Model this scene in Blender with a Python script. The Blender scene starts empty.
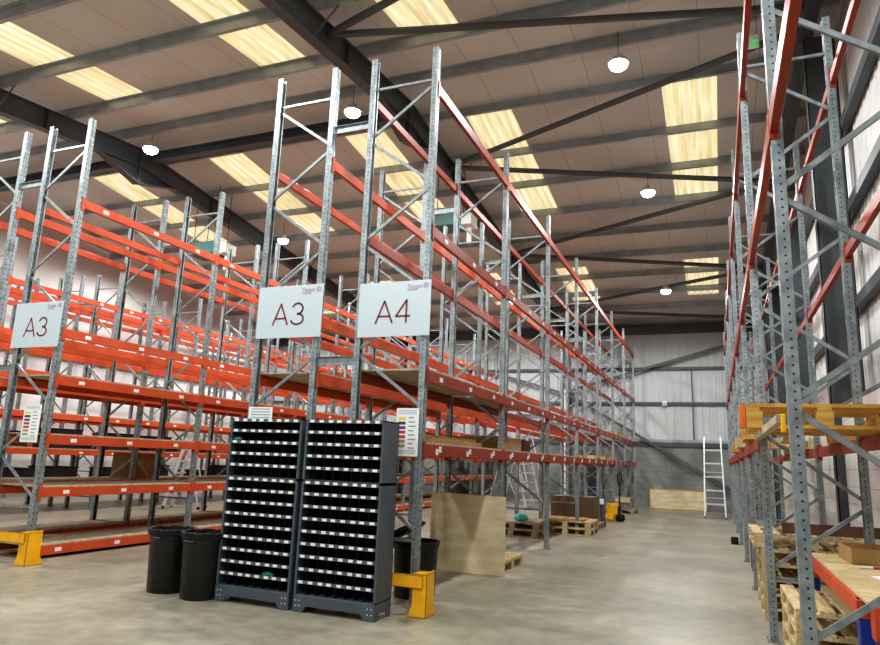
import bpy, bmesh, math, random
from math import sin, cos, pi, radians, tan, hypot, atan2
from mathutils import Vector, Matrix
random.seed(7)
COL = bpy.context.scene.collection
SC = bpy.context.scene

# ------------------------------------------------------------------ materials
def new_mat(name):
    m = bpy.data.materials.new(name); m.use_nodes = True
    nt = m.node_tree
    return m, nt, nt.nodes['Principled BSDF']
def N(nt, typ, **kw):
    n = nt.nodes.new(typ)
    for k, v in kw.items():
        if hasattr(n, k): setattr(n, k, v)
        else: n.inputs[k].default_value = v
    return n
def s2l(c):
    return tuple(((x/255.)/12.92 if x/255. <= .04045 else ((x/255.+.055)/1.055)**2.4) for x in c) + (1,)
def mat(name, rgb, rough=.6, metal=0., noise=.0, scale=8., stretch=(1, 1, 1), rgb2=None, bump=0., detail=4., emit=None, spec=None):
    """base colour mixed with a second colour by noise"""
    m, nt, b = new_mat(name)
    c1 = s2l(rgb)
    b.inputs['Roughness'].default_value = rough; b.inputs['Metallic'].default_value = metal
    if spec is not None: b.inputs['Specular IOR Level'].default_value = spec
    if noise > 0 or rgb2:
        c2 = s2l(rgb2) if rgb2 else tuple(x*(1-noise) for x in c1[:3])+(1,)
        tc = N(nt, 'ShaderNodeTexCoord'); mp = N(nt, 'ShaderNodeMapping'); mp.inputs['Scale'].default_value = stretch
        nz = N(nt, 'ShaderNodeTexNoise'); nz.inputs['Scale'].default_value = scale; nz.inputs['Detail'].default_value = detail
        rp = N(nt, 'ShaderNodeValToRGB'); rp.color_ramp.elements[0].position = .35; rp.color_ramp.elements[1].position = .65
        rp.color_ramp.elements[0].color = c1; rp.color_ramp.elements[1].color = c2
        nt.links.new(tc.outputs['Object'], mp.inputs[0]); nt.links.new(mp.outputs[0], nz.inputs['Vector'])
        nt.links.new(nz.outputs['Fac'], rp.inputs[0]); nt.links.new(rp.outputs[0], b.inputs['Base Color'])
        if bump:
            bp = N(nt, 'ShaderNodeBump'); bp.inputs['Strength'].default_value = bump; bp.inputs['Distance'].default_value = .01
            nt.links.new(nz.outputs['Fac'], bp.inputs['Height']); nt.links.new(bp.outputs[0], b.inputs['Normal'])
    else:
        b.inputs['Base Color'].default_value = c1
    if emit:
        b.inputs['Emission Color'].default_value = s2l(emit[0]); b.inputs['Emission Strength'].default_value = emit[1]
    return m

M = {}
M['galv'] = mat('galvanised_steel', (164, 172, 172), .45, .4, rgb2=(136, 144, 146), scale=14, stretch=(1, 1, .5))
M['galv_dark'] = mat('galvanised_brace', (156, 163, 164), .45, .4, rgb2=(128, 136, 138), scale=14)
M['orange'] = mat('orange_paint', (204, 88, 46), .5, rgb2=(194, 76, 38), spec=.35, scale=3)
M['red_orange'] = mat('dark_orange_paint', (160, 64, 40), .45, rgb2=(146, 55, 34), spec=.35, scale=3)  # darker, browner orange for the aisle-side and right-hand beams
M['maroon'] = mat('dull_red_paint', (178, 84, 84), .5)
M['steel_dark'] = mat('dark_painted_steel', (84, 90, 94), .5, rgb2=(74, 79, 83), scale=2)
M['purlin'] = mat('purlin_steel', (172, 178, 180), .42, .2, rgb2=(150, 156, 158), scale=3)
M['brace_roof'] = mat('roof_brace_steel', (88, 90, 92), .5)
M['white'] = mat('white_plastic', (236, 238, 238), .5)
M['paper'] = mat('white_paper', (240, 242, 240), .8)
M['signface'] = mat('sign_board_face', (196, 208, 213), .35)
M['burgundy'] = mat('burgundy_print', (128, 34, 52), .6)
M['logo'] = mat('grey_violet_print', (170, 152, 172), .6)
M['cab'] = mat('slate_grey_paint', (84, 96, 104), .45, rgb2=(76, 88, 96), scale=5)
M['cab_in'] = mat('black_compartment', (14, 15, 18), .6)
M['lip'] = mat('grey_shelf_lip', (92, 96, 100), .5)
M['black'] = mat('black_plastic', (17, 18, 20), .45, rgb2=(23, 24, 26), scale=3)
M['rubber'] = mat('black_rubber', (16, 16, 17), .8)
M['yellow'] = mat('yellow_paint', (255, 194, 26), .4, rgb2=(244, 176, 18), scale=6)
M['wood'] = mat('pale_pallet_wood', (214, 196, 152), .8, rgb2=(184, 160, 114), scale=6, stretch=(1, 6, 6), bump=.2)
M['wood_old'] = mat('weathered_pallet_wood', (186, 166, 136), .85, rgb2=(142, 122, 98), scale=6, stretch=(1, 5, 5))
M['deck'] = mat('chipboard_shelf', (196, 182, 154), .75, rgb2=(160, 146, 120), scale=10)
M['ply'] = mat('plywood_face', (232, 220, 184), .7, rgb2=(206, 190, 150), scale=2.2, stretch=(1, 1, 3.5), detail=8)
M['card'] = mat('brown_cardboard', (176, 142, 92), .85, rgb2=(160, 126, 80), scale=4)
M['card_dark'] = mat('dark_brown_cardboard', (112, 88, 66), .85, rgb2=(96, 74, 56), scale=4)
M['timber_gold'] = mat('golden_timber', (208, 166, 84), .7, rgb2=(184, 138, 62), scale=5, stretch=(1, 6, 6))
M['timber_orange'] = mat('orange_stained_timber', (226, 122, 48), .7, rgb2=(200, 100, 36), scale=5)
M['brown_board'] = mat('brown_board', (118, 84, 66), .7, rgb2=(100, 70, 54), scale=4)
M['alu'] = mat('aluminium', (214, 218, 220), .35, .4)
M['blue'] = mat('blue_leg_paint', (34, 62, 150), .45)
M['teal'] = mat('teal_paint', (64, 112, 106), .5)
M['teal_cloth'] = mat('teal_plastic_bag', (84, 190, 172), .5)
M['green_bag'] = mat('dark_green_packet', (22, 110, 100), .5)
M['door'] = mat('dark_blue_door', (52, 66, 80), .5)
M['purple'] = mat('dark_violet_hub', (44, 38, 70), .5)
M['lampglass'] = mat('lit_lamp_face', (255, 255, 255), .4, emit=((250, 253, 255), 30))
M['exitgreen'] = mat('green_exit_panel', (96, 190, 110), .5, emit=((90, 200, 110), .6))
for k, c in dict(s_yellow=(232, 214, 70), s_navy=(70, 66, 112), s_purple=(120, 60, 110), s_red=(190, 60, 80), s_olive=(168, 160, 96), s_grey=(150, 160, 170), s_blue=(120, 170, 200)).items():
    M[k] = mat('print_'+k[2:], c, .7)

def roof_panel_mat(name, c1, c2):
    m, nt, b = new_mat(name); b.inputs['Roughness'].default_value = .6
    tc = N(nt, 'ShaderNodeTexCoord'); sx = N(nt, 'ShaderNodeSeparateXYZ'); nt.links.new(tc.outputs['Object'], sx.inputs[0])
    md = N(nt, 'ShaderNodeMath', operation='PINGPONG'); md.inputs[1].default_value = .5; nt.links.new(sx.outputs[0], md.inputs[0])
    lt = N(nt, 'ShaderNodeMath', operation='LESS_THAN'); lt.inputs[1].default_value = .006; nt.links.new(md.outputs[0], lt.inputs[0])
    nz = N(nt, 'ShaderNodeTexNoise'); nz.inputs['Scale'].default_value = .6; nt.links.new(tc.outputs['Object'], nz.inputs['Vector'])
    rp = N(nt, 'ShaderNodeValToRGB'); rp.color_ramp.elements[0].position = .3; rp.color_ramp.elements[1].position = .7
    rp.color_ramp.elements[0].color = s2l(c1); rp.color_ramp.elements[1].color = s2l(c2); nt.links.new(nz.outputs['Fac'], rp.inputs[0])
    mx = N(nt, 'ShaderNodeMix', data_type='RGBA'); nt.links.new(lt.outputs[0], mx.inputs[0]); nt.links.new(rp.outputs[0], mx.inputs[6])
    mx.inputs[7].default_value = s2l((160, 152, 146)); nt.links.new(mx.outputs[2], b.inputs['Base Color'])
    return m
M['roof'] = roof_panel_mat('roof_lining', (214, 211, 205), (203, 200, 194))

def skylight_mat():
    m, nt, b = new_mat('dirty_rooflight_sheet'); b.inputs['Roughness'].default_value = .5
    tc = N(nt, 'ShaderNodeTexCoord'); mp = N(nt, 'ShaderNodeMapping'); mp.inputs['Scale'].default_value = (9, .45, 1)
    nz = N(nt, 'ShaderNodeTexNoise'); nz.inputs['Scale'].default_value = 1.6; nz.inputs['Detail'].default_value = 8; nz.inputs['Roughness'].default_value = .7
    nt.links.new(tc.outputs['Object'], mp.inputs[0]); nt.links.new(mp.outputs[0], nz.inputs['Vector'])
    rp = N(nt, 'ShaderNodeValToRGB'); e = rp.color_ramp.elements
    e[0].position = .32; e[0].color = s2l((188, 172, 122)); e[1].position = .68; e[1].color = s2l((250, 246, 226))
    x = e.new(.48); x.color = s2l((228, 216, 172))
    nt.links.new(nz.outputs['Fac'], rp.inputs[0])
    nt.links.new(rp.outputs[0], b.inputs['Base Color']); nt.links.new(rp.outputs[0], b.inputs['Emission Color'])
    b.inputs['Base Color'].default_value = (0, 0, 0, 1)
    b.inputs['Emission Strength'].default_value = .66
    return m
M['sky'] = skylight_mat()

def floor_mat():
    m, nt, b = new_mat('polished_concrete')
    tc = N(nt, 'ShaderNodeTexCoord')
    n1 = N(nt, 'ShaderNodeTexNoise'); n1.inputs['Scale'].default_value = .7; n1.inputs['Detail'].default_value = 9; n1.inputs['Roughness'].default_value = .62
    n2 = N(nt, 'ShaderNodeTexNoise'); n2.inputs['Scale'].default_value = 6; n2.inputs['Detail'].default_value = 8
    n3 = N(nt, 'ShaderNodeTexNoise'); n3.inputs['Scale'].default_value = 60; n3.inputs['Detail'].default_value = 4
    for n in (n1, n2, n3): nt.links.new(tc.outputs['Object'], n.inputs['Vector'])
    r1 = N(nt, 'ShaderNodeValToRGB'); r1.color_ramp.elements[0].position = .36; r1.color_ramp.elements[1].position = .64
    r1.color_ramp.elements[0].color = s2l((142, 137, 120)); r1.color_ramp.elements[1].color = s2l((174, 168, 149))
    nt.links.new(n1.outputs['Fac'], r1.inputs[0])
    r2 = N(nt, 'ShaderNodeValToRGB'); r2.color_ramp.elements[0].position = .3; r2.color_ramp.elements[1].position = .7
    r2.color_ramp.elements[0].color = (.8, .8, .8, 1); r2.color_ramp.elements[1].color = (1.1, 1.1, 1.1, 1)
    nt.links.new(n2.outputs['Fac'], r2.inputs[0])
    mx = N(nt, 'ShaderNodeMix', data_type='RGBA', blend_type='MULTIPLY'); mx.inputs[0].default_value = 1
    nt.links.new(r1.outputs[0], mx.inputs[6]); nt.links.new(r2.outputs[0], mx.inputs[7])
    # saw-cut joints
    sx = N(nt, 'ShaderNodeSeparateXYZ'); nt.links.new(tc.outputs['Object'], sx.inputs[0])
    js = []
    for k, (ax, per, off) in enumerate(((1, 6.0, 2.2), (1, 6.0, 2.2))):
        ad = N(nt, 'ShaderNodeMath', operation='ADD'); ad.inputs[1].default_value = off; nt.links.new(sx.outputs[ax], ad.inputs[0])
        pp = N(nt, 'ShaderNodeMath', operation='PINGPONG'); pp.inputs[1].default_value = per/2; nt.links.new(ad.outputs[0], pp.inputs[0])
        lt = N(nt, 'ShaderNodeMath', operation='LESS_THAN'); lt.inputs[1].default_value = .006; nt.links.new(pp.outputs[0], lt.inputs[0]); js.append(lt)
    mxm = N(nt, 'ShaderNodeMath', operation='MAXIMUM'); nt.links.new(js[0].outputs[0], mxm.inputs[0]); nt.links.new(js[1].outputs[0], mxm.inputs[1])
    sc_ = N(nt, 'ShaderNodeMath', operation='MULTIPLY'); sc_.inputs[1].default_value = .45; nt.links.new(mxm.outputs[0], sc_.inputs[0])
    m2 = N(nt, 'ShaderNodeMix', data_type='RGBA'); nt.links.new(sc_.outputs[0], m2.inputs[0]); nt.links.new(mx.outputs[2], m2.inputs[6]); m2.inputs[7].default_value = s2l((70, 68, 60))
    nt.links.new(m2.outputs[2], b.inputs['Base Color'])
    rr = N(nt, 'ShaderNodeMapRange'); rr.inputs['To Min'].default_value = .3; rr.inputs['To Max'].default_value = .5
    nt.links.new(n2.outputs['Fac'], rr.inputs['Value']); nt.links.new(rr.outputs[0], b.inputs['Roughness'])
    bp = N(nt, 'ShaderNodeBump'); bp.inputs['Strength'].default_value = .05; bp.inputs['Distance'].default_value = .01
    nt.links.new(n3.outputs['Fac'], bp.inputs['Height']); nt.links.new(bp.outputs[0], b.inputs['Normal'])
    return m
M['floor'] = floor_mat()

def wall_mat(name, low1, low2, up, up2, plinth, horiz_axis, ribs=True, block=True):
    """blockwork below the plinth height, ribbed sheet above"""
    m, nt, b = new_mat(name); b.inputs['Roughness'].default_value = .65
    tc = N(nt, 'ShaderNodeTexCoord'); sx = N(nt, 'ShaderNodeSeparateXYZ'); nt.links.new(tc.outputs['Object'], sx.inputs[0])
    cb = N(nt, 'ShaderNodeCombineXYZ'); nt.links.new(sx.outputs[horiz_axis], cb.inputs[0]); nt.links.new(sx.outputs[2], cb.inputs[1])
    nz = N(nt, 'ShaderNodeTexNoise'); nz.inputs['Scale'].default_value = 1.1; nz.inputs['Detail'].default_value = 6
    nt.links.new(tc.outputs['Object'], nz.inputs['Vector'])
    rp = N(nt, 'ShaderNodeValToRGB'); rp.color_ramp.elements[0].position = .38; rp.color_ramp.elements[1].position = .62
    rp.color_ramp.elements[0].color = s2l(low1); rp.color_ramp.elements[1].color = s2l(low2); nt.links.new(nz.outputs['Fac'], rp.inputs[0])
    low = rp.outputs[0]
    if block:
        bk = N(nt, 'ShaderNodeTexBrick'); bk.inputs['Scale'].default_value = 1; bk.inputs['Brick Width'].default_value = .45; bk.inputs['Row Height'].default_value = .225
        bk.inputs['Mortar Size'].default_value = .006; bk.inputs['Color1'].default_value = (1, 1, 1, 1); bk.inputs['Color2'].default_value = (.9, .9, .9, 1); bk.inputs['Mortar'].default_value = (.62, .62, .62, 1)
        nt.links.new(cb.outputs[0], bk.inputs['Vector'])
        mu = N(nt, 'ShaderNodeMix', data_type='RGBA', blend_type='MULTIPLY'); mu.inputs[0].default_value = 1
        nt.links.new(rp.outputs[0], mu.inputs[6]); nt.links.new(bk.outputs['Color'], mu.inputs[7]); low = mu.outputs[2]
    # sheet: soft vertical streaks of a second tone
    mp = N(nt, 'ShaderNodeMapping'); mp.inputs['Scale'].default_value = (3, 3, .25); nt.links.new(tc.outputs['Object'], mp.inputs[0])
    n2 = N(nt, 'ShaderNodeTexNoise'); n2.inputs['Scale'].default_value = 1.3; n2.inputs['Detail'].default_value = 5; nt.links.new(mp.outputs[0], n2.inputs['Vector'])
    r2 = N(nt, 'ShaderNodeValToRGB'); r2.color_ramp.elements[0].position = .35; r2.color_ramp.elements[1].position = .65
    r2.color_ramp.elements[0].color = s2l(up); r2.color_ramp.elements[1].color = s2l(up2); nt.links.new(n2.outputs['Fac'], r2.inputs[0])
    gt = N(nt, 'ShaderNodeMath', operation='GREATER_THAN'); gt.inputs[1].default_value = plinth; nt.links.new(sx.outputs[2], gt.inputs[0])
    mx = N(nt, 'ShaderNodeMix', data_type='RGBA'); nt.links.new(gt.outputs[0], mx.inputs[0]); nt.links.new(low, mx.inputs[6]); nt.links.new(r2.outputs[0], mx.inputs[7])
    nt.links.new(mx.outputs[2], b.inputs['Base Color'])
    return m
M['wall_far'] = wall_mat('far_wall_surface', (118, 120, 118), (150, 152, 148), (204, 208, 208), (194, 198, 199), 2.45, 0)
M['wall_right'] = wall_mat('right_wall_surface', (214, 212, 204), (196, 194, 186), (220, 219, 216), (212, 211, 209), 2.45, 1)
M['wall_left'] = wall_mat('left_wall_surface', (250, 250, 248), (240, 242, 242), (214, 210, 205), (212, 208, 203), 4.25, 1, block=False)

def post_mat():
    """galvanised upright with its rows of punched slots as surface pattern"""
    m, nt, b = new_mat('perforated_upright'); b.inputs['Roughness'].default_value = .45; b.inputs['Metallic'].default_value = .4
    tc = N(nt, 'ShaderNodeTexCoord'); sx = N(nt, 'ShaderNodeSeparateXYZ'); nt.links.new(tc.outputs['Object'], sx.inputs[0])
    def mth(op, a, v=None):
        n = N(nt, 'ShaderNodeMath', operation=op)
        if isinstance(a, (int, float)): n.inputs[0].default_value = a
        else: nt.links.new(a, n.inputs[0])
        if v is not None:
            if isinstance(v, (int, float)): n.inputs[1].default_value = v
            else: nt.links.new(v, n.inputs[1])
        return n.outputs[0]
    ax, ay, z = mth('ABSOLUTE', sx.outputs[0]), mth('ABSOLUTE', sx.outputs[1]), sx.outputs[2]
    # face slots: two columns at |y| = .03, pitch .075
    dz = mth('SUBTRACT', mth('PINGPONG', z, .0375), 0.)
    dz = mth('DIVIDE', dz, .013)
    dy = mth('DIVIDE', mth('SUBTRACT', ay, .029), .0075)
    e1 = mth('LESS_THAN', mth('ADD', mth('MULTIPLY', dz, dz), mth('MULTIPLY', dy, dy)), 1.)
    e1 = mth('MULTIPLY', e1, mth('LESS_THAN', ax, .012))
    # flange holes: small round at |x| = .04, pitch .05
    dz2 = mth('DIVIDE', mth('PINGPONG', z, .025), .007)
    dx2 = mth('DIVIDE', mth('SUBTRACT', ax, .038), .007)
    e2 = mth('LESS_THAN', mth('ADD', mth('MULTIPLY', dz2, dz2), mth('MULTIPLY', dx2, dx2)), 1.)
    e2 = mth('MULTIPLY', e2, mth('GREATER_THAN', ay, .040))
    hole = mth('MAXIMUM', e1, e2)
    nz = N(nt, 'ShaderNodeTexNoise'); nz.inputs['Scale'].default_value = 14; nt.links.new(tc.outputs['Object'], nz.inputs['Vector'])
    rp = N(nt, 'ShaderNodeValToRGB'); rp.color_ramp.elements[0].position = .35; rp.color_ramp.elements[1].position = .65
    rp.color_ramp.elements[0].color = s2l((160, 168, 169)); rp.color_ramp.elements[1].color = s2l((128, 137, 140)); nt.links.new(nz.outputs['Fac'], rp.inputs[0])
    mx = N(nt, 'ShaderNodeMix', data_type='RGBA'); nt.links.new(hole, mx.inputs[0]); nt.links.new(rp.outputs[0], mx.inputs[6]); mx.inputs[7].default_value = s2l((52, 56, 66))
    nt.links.new(mx.outputs[2], b.inputs['Base Color'])
    return m
M['post'] = post_mat()

# ------------------------------------------------------------------ mesh helpers
class MB:
    def __init__(s): s.v = []; s.f = []; s.mi = []; s.mats = []
    def _m(s, m):
        if m is None: m = 'white'
        if m not in s.mats: s.mats.append(m)
        return s.mats.index(m)
    def box(s, x0, x1, y0, y1, z0, z1, m=None, mtx=None):
        vs = [Vector(p) for p in ((x0, y0, z0), (x1, y0, z0), (x1, y1, z0), (x0, y1, z0), (x0, y0, z1), (x1, y0, z1), (x1, y1, z1), (x0, y1, z1))]
        if mtx: vs = [mtx @ p for p in vs]
        b = len(s.v); s.v += [tuple(p) for p in vs]; i = s._m(m)
        for f in ((0, 3, 2, 1), (4, 5, 6, 7), (0, 1, 5, 4), (1, 2, 6, 5), (2, 3, 7, 6), (3, 0, 4, 7)):
            s.f.append(tuple(b+k for k in f)); s.mi.append(i)
        return s
    def prism(s, outline, a0, a1, axis='z', m=None, mtx=None):
        """extrude a 2D outline; axis z: (x,y), y: (x,z), x: (y,z)"""
        n = len(outline); b = len(s.v); i = s._m(m)
        for a in (a0, a1):
            for (p, q) in outline:
                v = Vector((p, q, a) if axis == 'z' else ((p, a, q) if axis == 'y' else (a, p, q)))
                if mtx: v = mtx @ v
                s.v.append(tuple(v))
        s.f.append(tuple(b+k for k in range(n))); s.mi.append(i)
        s.f.append(tuple(b+n+k for k in reversed(range(n)))); s.mi.append(i)
        for k in range(n):
            l = (k+1) % n; s.f.append((b+k, b+n+k, b+n+l, b+l)); s.mi.append(i)
        return s
    def bar(s, p, q, w, h, m=None, up=(0, 0, 1)):
        p, q = Vector(p), Vector(q); d = q-p; L = d.length; d.normalize()
        u = Vector(up)
        if abs(d.dot(u)) > .99: u = Vector((0, 1, 0))
        sd = d.cross(u).normalized(); u = sd.cross(d).normalized()
        mt = Matrix((( d.x, sd.x, u.x, p.x), (d.y, sd.y, u.y, p.y), (d.z, sd.z, u.z, p.z), (0, 0, 0, 1)))
        return s.box(0, L, -w/2, w/2, -h/2, h/2, m, mt)
    def tube(s, p, q, r, m=None, n=10, r2=None):
        p, q = Vector(p), Vector(q); d = (q-p).normalized(); u = Vector((0, 0, 1)) if abs(d.z) < .95 else Vector((1, 0, 0))
        a = d.cross(u).normalized(); c = d.cross(a); r2 = r if r2 is None else r2
        b = len(s.v); i = s._m(m)
        for (o, rr) in ((p, r), (q, r2)):
            for k in range(n):
                t = 2*pi*k/n; s.v.append(tuple(o+a*cos(t)*rr+c*sin(t)*rr))
        s.f.append(tuple(b+k for k in range(n))); s.mi.append(i); s.f.append(tuple(b+n+k for k in reversed(range(n)))); s.mi.append(i)
        for k in range(n):
            l = (k+1) % n; s.f.append((b+k, b+n+k, b+n+l, b+l)); s.mi.append(i)
        return s
    def lathe(s, prof, m=None, n=32, c=(0, 0), cap0=True, cap1=True):
        b = len(s.v); i = s._m(m)
        for (r, z) in prof:
            for k in range(n):
                t = 2*pi*k/n; s.v.append((c[0]+r*cos(t), c[1]+r*sin(t), z))
        for j in range(len(prof)-1):
            for k in range(n):
                l = (k+1) % n; s.f.append((b+j*n+k, b+j*n+l, b+(j+1)*n+l, b+(j+1)*n+k)); s.mi.append(i)
        if cap0: s.f.append(tuple(b+k for k in reversed(range(n)))); s.mi.append(i)
        if cap1: s.f.append(tuple(b+(len(prof)-1)*n+k for k in range(n))); s.mi.append(i)
        return s
    def mesh(s, name, bevel=0, smooth=False):
        me = bpy.data.meshes.new(name); me.from_pydata(s.v, [], s.f)
        for m in s.mats: me.materials.append(M[m])
        me.polygons.foreach_set('material_index', s.mi)
        bm = bmesh.new(); bm.from_mesh(me)
        bmesh.ops.recalc_face_normals(bm, faces=bm.faces[:])
        if bevel:
            es = [e for e in bm.edges if len(e.link_faces) == 2 and e.calc_face_angle(0) > .6]
            bmesh.ops.bevel(bm, geom=es, offset=bevel, segments=1, affect='EDGES', clamp_overlap=True)
        bm.to_mesh(me); bm.free()
        if smooth:
            for p in me.polygons: p.use_smooth = True
            try: me.set_sharp_from_angle(angle=radians(40))
            except Exception: pass
        me.update(); return me

def put(me, name, parent=None, loc=(0, 0, 0), rz=0, label=None):
    o = bpy.data.objects.new(name, me); COL.objects.link(o); o.location = loc; o.rotation_euler = (0, 0, rz)
    if parent: o.parent = parent
    if label: o['label'] = label
    return o
def tag(o, label, cat, group=None, kind=None):
    o['label'] = label; o['category'] = cat
    if group: o['group'] = group
    if kind: o['kind'] = kind
    return o
def thing(name, label, cat, loc=(0, 0, 0), rz=0, group=None):
    o = bpy.data.objects.new(name, None); COL.objects.link(o); o.location = loc; o.rotation_euler = (0, 0, rz); o.empty_display_size = .2
    return tag(o, label, cat, group)
def struct(name, me, loc=(0, 0, 0)):
    o = put(me, name, None, loc); o['kind'] = 'structure'; return o
def copy_tree(o, parent=None):
    c = o.copy(); COL.objects.link(c)
    if parent: c.parent = parent
    for ch in list(o.children): copy_tree(ch, c)
    return c

# ------------------------------------------------------------------ camera
def cam_axes(yaw, pitch, roll):
    cy, sy, cp, sp = cos(yaw), sin(yaw), cos(pitch), sin(pitch)
    f = Vector((-sy*cp, cy*cp, sp)); r = Vector((cy, sy, 0)); u = r.cross(f)
    return cos(roll)*r+sin(roll)*u, -sin(roll)*r+cos(roll)*u, f
r_, u_, f_ = cam_axes(.3896, .2004, .0383)
cd = bpy.data.cameras.new('camera'); cam = bpy.data.objects.new('camera', cd); COL.objects.link(cam)
cam.matrix_world = Matrix(((r_.x, u_.x, -f_.x, 0), (r_.y, u_.y, -f_.y, 0), (r_.z, u_.z, -f_.z, 1.5), (0, 0, 0, 1)))
cd.sensor_fit = 'HORIZONTAL'; cd.sensor_width = 36; cd.lens = 673.65/880*36; cd.clip_end = 200; cd.clip_start = .05
SC.camera = cam

# ------------------------------------------------------------------ the building
T6 = tan(radians(6)); YR, ZR = 11.4, 8.67          # ridge; ZR = underside of purlins there
YF, XR, XL, YN = 27.3, 2.05, -19.9, -5.0
def zp(y): return ZR-T6*abs(y-YR)                  # underside of purlins
def zroof(y): return zp(y)+.2
struct('floor', MB().box(XL, XR, YN, YF, -.1, 0, 'floor').mesh('floor'))
# far wall with ribbed sheet above the blockwork
def ribbed(x0, x1, pitch=.25, depth=.012):
    pts = []; x = x0
    while x < x1:
        pts += [(x, 0), (min(x+pitch*.62, x1), 0), (min(x+pitch*.7, x1), -depth), (min(x+pitch*.92, x1), -depth)]; x += pitch
    return pts
wf = MB(); wf.box(XL, XR, YF, YF+.25, 0, 2.45, 'wall_far')
pts = ribbed(XL, XR); wf.prism([(x, YF+.08+y) for x, y in pts]+[(XR, YF+.25), (XL, YF+.25)], 2.45, zroof(YF)+.05, 'z', 'wall_far')
struct('wall_far', wf.mesh('wall_far'))
# gable walls (left and right), sheet follows the roof pitch
def gable(name, x, sgn, m, rd=.012):
    w = MB(); xf = x-.37 if sgn > 0 else x; w.box(min(xf, x+sgn*.25), max(xf, x+sgn*.25), YN, YF if sgn > 0 else YF+.25, 0, 2.45, m)
    y = YN
    zt = lambda y: zroof(y)+.03
    xs = x+sgn*.08
    while y < YF:
        for (a, b, o) in ((0, .16, 0), (.16, .18, 1), (.18, .23, 2), (.23, .25, 3)):
            ya, yb = y+a, min(y+b, YF+.25)
            da = {0: 0, 1: 0, 2: -rd, 3: -rd}[o]; db = {0: 0, 1: -rd, 2: -rd, 3: 0}[o]
            i = w._m(m); n = len(w.v)
            w.v += [(xs+sgn*da, ya, 2.45), (xs+sgn*db, yb, 2.45), (xs+sgn*db, yb, zt(yb)), (xs+sgn*da, ya, zt(ya))]
            w.f.append((n, n+1, n+2, n+3)); w.mi.append(i)
        y += .25
    struct(name, w.mesh(name))
gable('wall_right', XR, 1, 'wall_right'); gable('wall_left', XL, -1, 'wall_left', .001)
# ceiling sheets (skylight strips left open and filled by window_n sheets)
sky_cols = [(-15.65, -14.65), (-11.65, -10.6), (-7.7, -6.7), (-4.7, -3.7), (-.7, .3)]
SKY = []   # (x0,x1,y0,y1)
for (a, b) in sky_cols:
    SKY.append((a, b, 3.0, 9.42)); SKY.append((a, b, 12.25, 17.3)); SKY.append((a, b, 21.3, 24.55))
SKY = [s for s in SKY if not (s[0] == -.7 and s[2] == 3.0)]
def roof_cell(mb, x0, x1, y0, y1, m, t=.03):
    z0, z1 = zroof(y0), zroof(y1); n = len(mb.v); i = mb._m(m)
    mb.v += [(x0, y0, z0), (x1, y0, z0), (x1, y1, z1), (x0, y1, z1), (x0, y0, z0+t), (x1, y0, z0+t), (x1, y1, z1+t), (x0, y1, z1+t)]
    for f in ((0, 3, 2, 1), (4, 5, 6, 7), (0, 1, 5, 4), (1, 2, 6, 5), (2, 3, 7, 6), (3, 0, 4, 7)): mb.f.append(tuple(n+k for k in f)); mb.mi.append(i)
cl = MB()
xs = sorted({XL, XR+.2, *[s[0] for s in SKY], *[s[1] for s in SKY]}); ys = sorted({YN, YR, YF+.2, *[s[2] for s in SKY], *[s[3] for s in SKY]})
for i in range(len(xs)-1):
    for j in range(len(ys)-1):
        cx, cy_ = (xs[i]+xs[i+1])/2, (ys[j]+ys[j+1])/2
        if any(s[0] < cx < s[1] and s[2] < cy_ < s[3] for s in SKY): continue
        roof_cell(cl, xs[i], xs[i+1], ys[j], ys[j+1], 'roof')
struct('ceiling', cl.mesh('ceiling'))
for n, (x0, x1, y0, y1) in enumerate(SKY):
    mb = MB(); p = (x1-x0)/5; out = []; base = []
    for k in range(5):
        a = x0+k*p; out += [(a, 0), (a+p*.45, 0), (a+p*.6, .04), (a+p*.85, .04)]
    out.append((x1, 0)); b0 = len(mb.v); i = mb._m('sky')
    for y in (y0, y1):
        for (x, z) in out: mb.v.append((x, y, zroof(y)+.01+z))
    L = len(out)
    for k in range(L-1): mb.f.append((k, k+1, L+k+1, L+k)); mb.mi.append(i)
    o = struct('window_%d' % (n+1), mb.mesh('window'))
TR = [0]
def trim(me, loc=(0, 0, 0)):
    TR[0] += 1; return struct('trim_%d' % TR[0], me, loc)
# purlins: Z sections running across
def purlin(y, x0=XL, x1=XR):
    d = .2; t = .012; fl = .07; sg = -1 if y > YR else 1; zb = zp(y)
    prof = [(-fl, d), (t, d), (t, t), (fl, t), (fl, 0), (0, 0), (0, d-t), (-fl, d-t)]
    prof = [(y+a*sg, zb+b) for a, b in prof]
    return trim(MB().prism(prof, x0, x1, 'x', 'purlin').mesh('purlin'))
for y in (3.0, 4.6, 6.2, 7.8, 9.4, 10.7, 12.2, 13.95, 15.45, 17.05, 18.65, 20.3, 21.95, 23.6, 25.25, 26.9): purlin(y)
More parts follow.
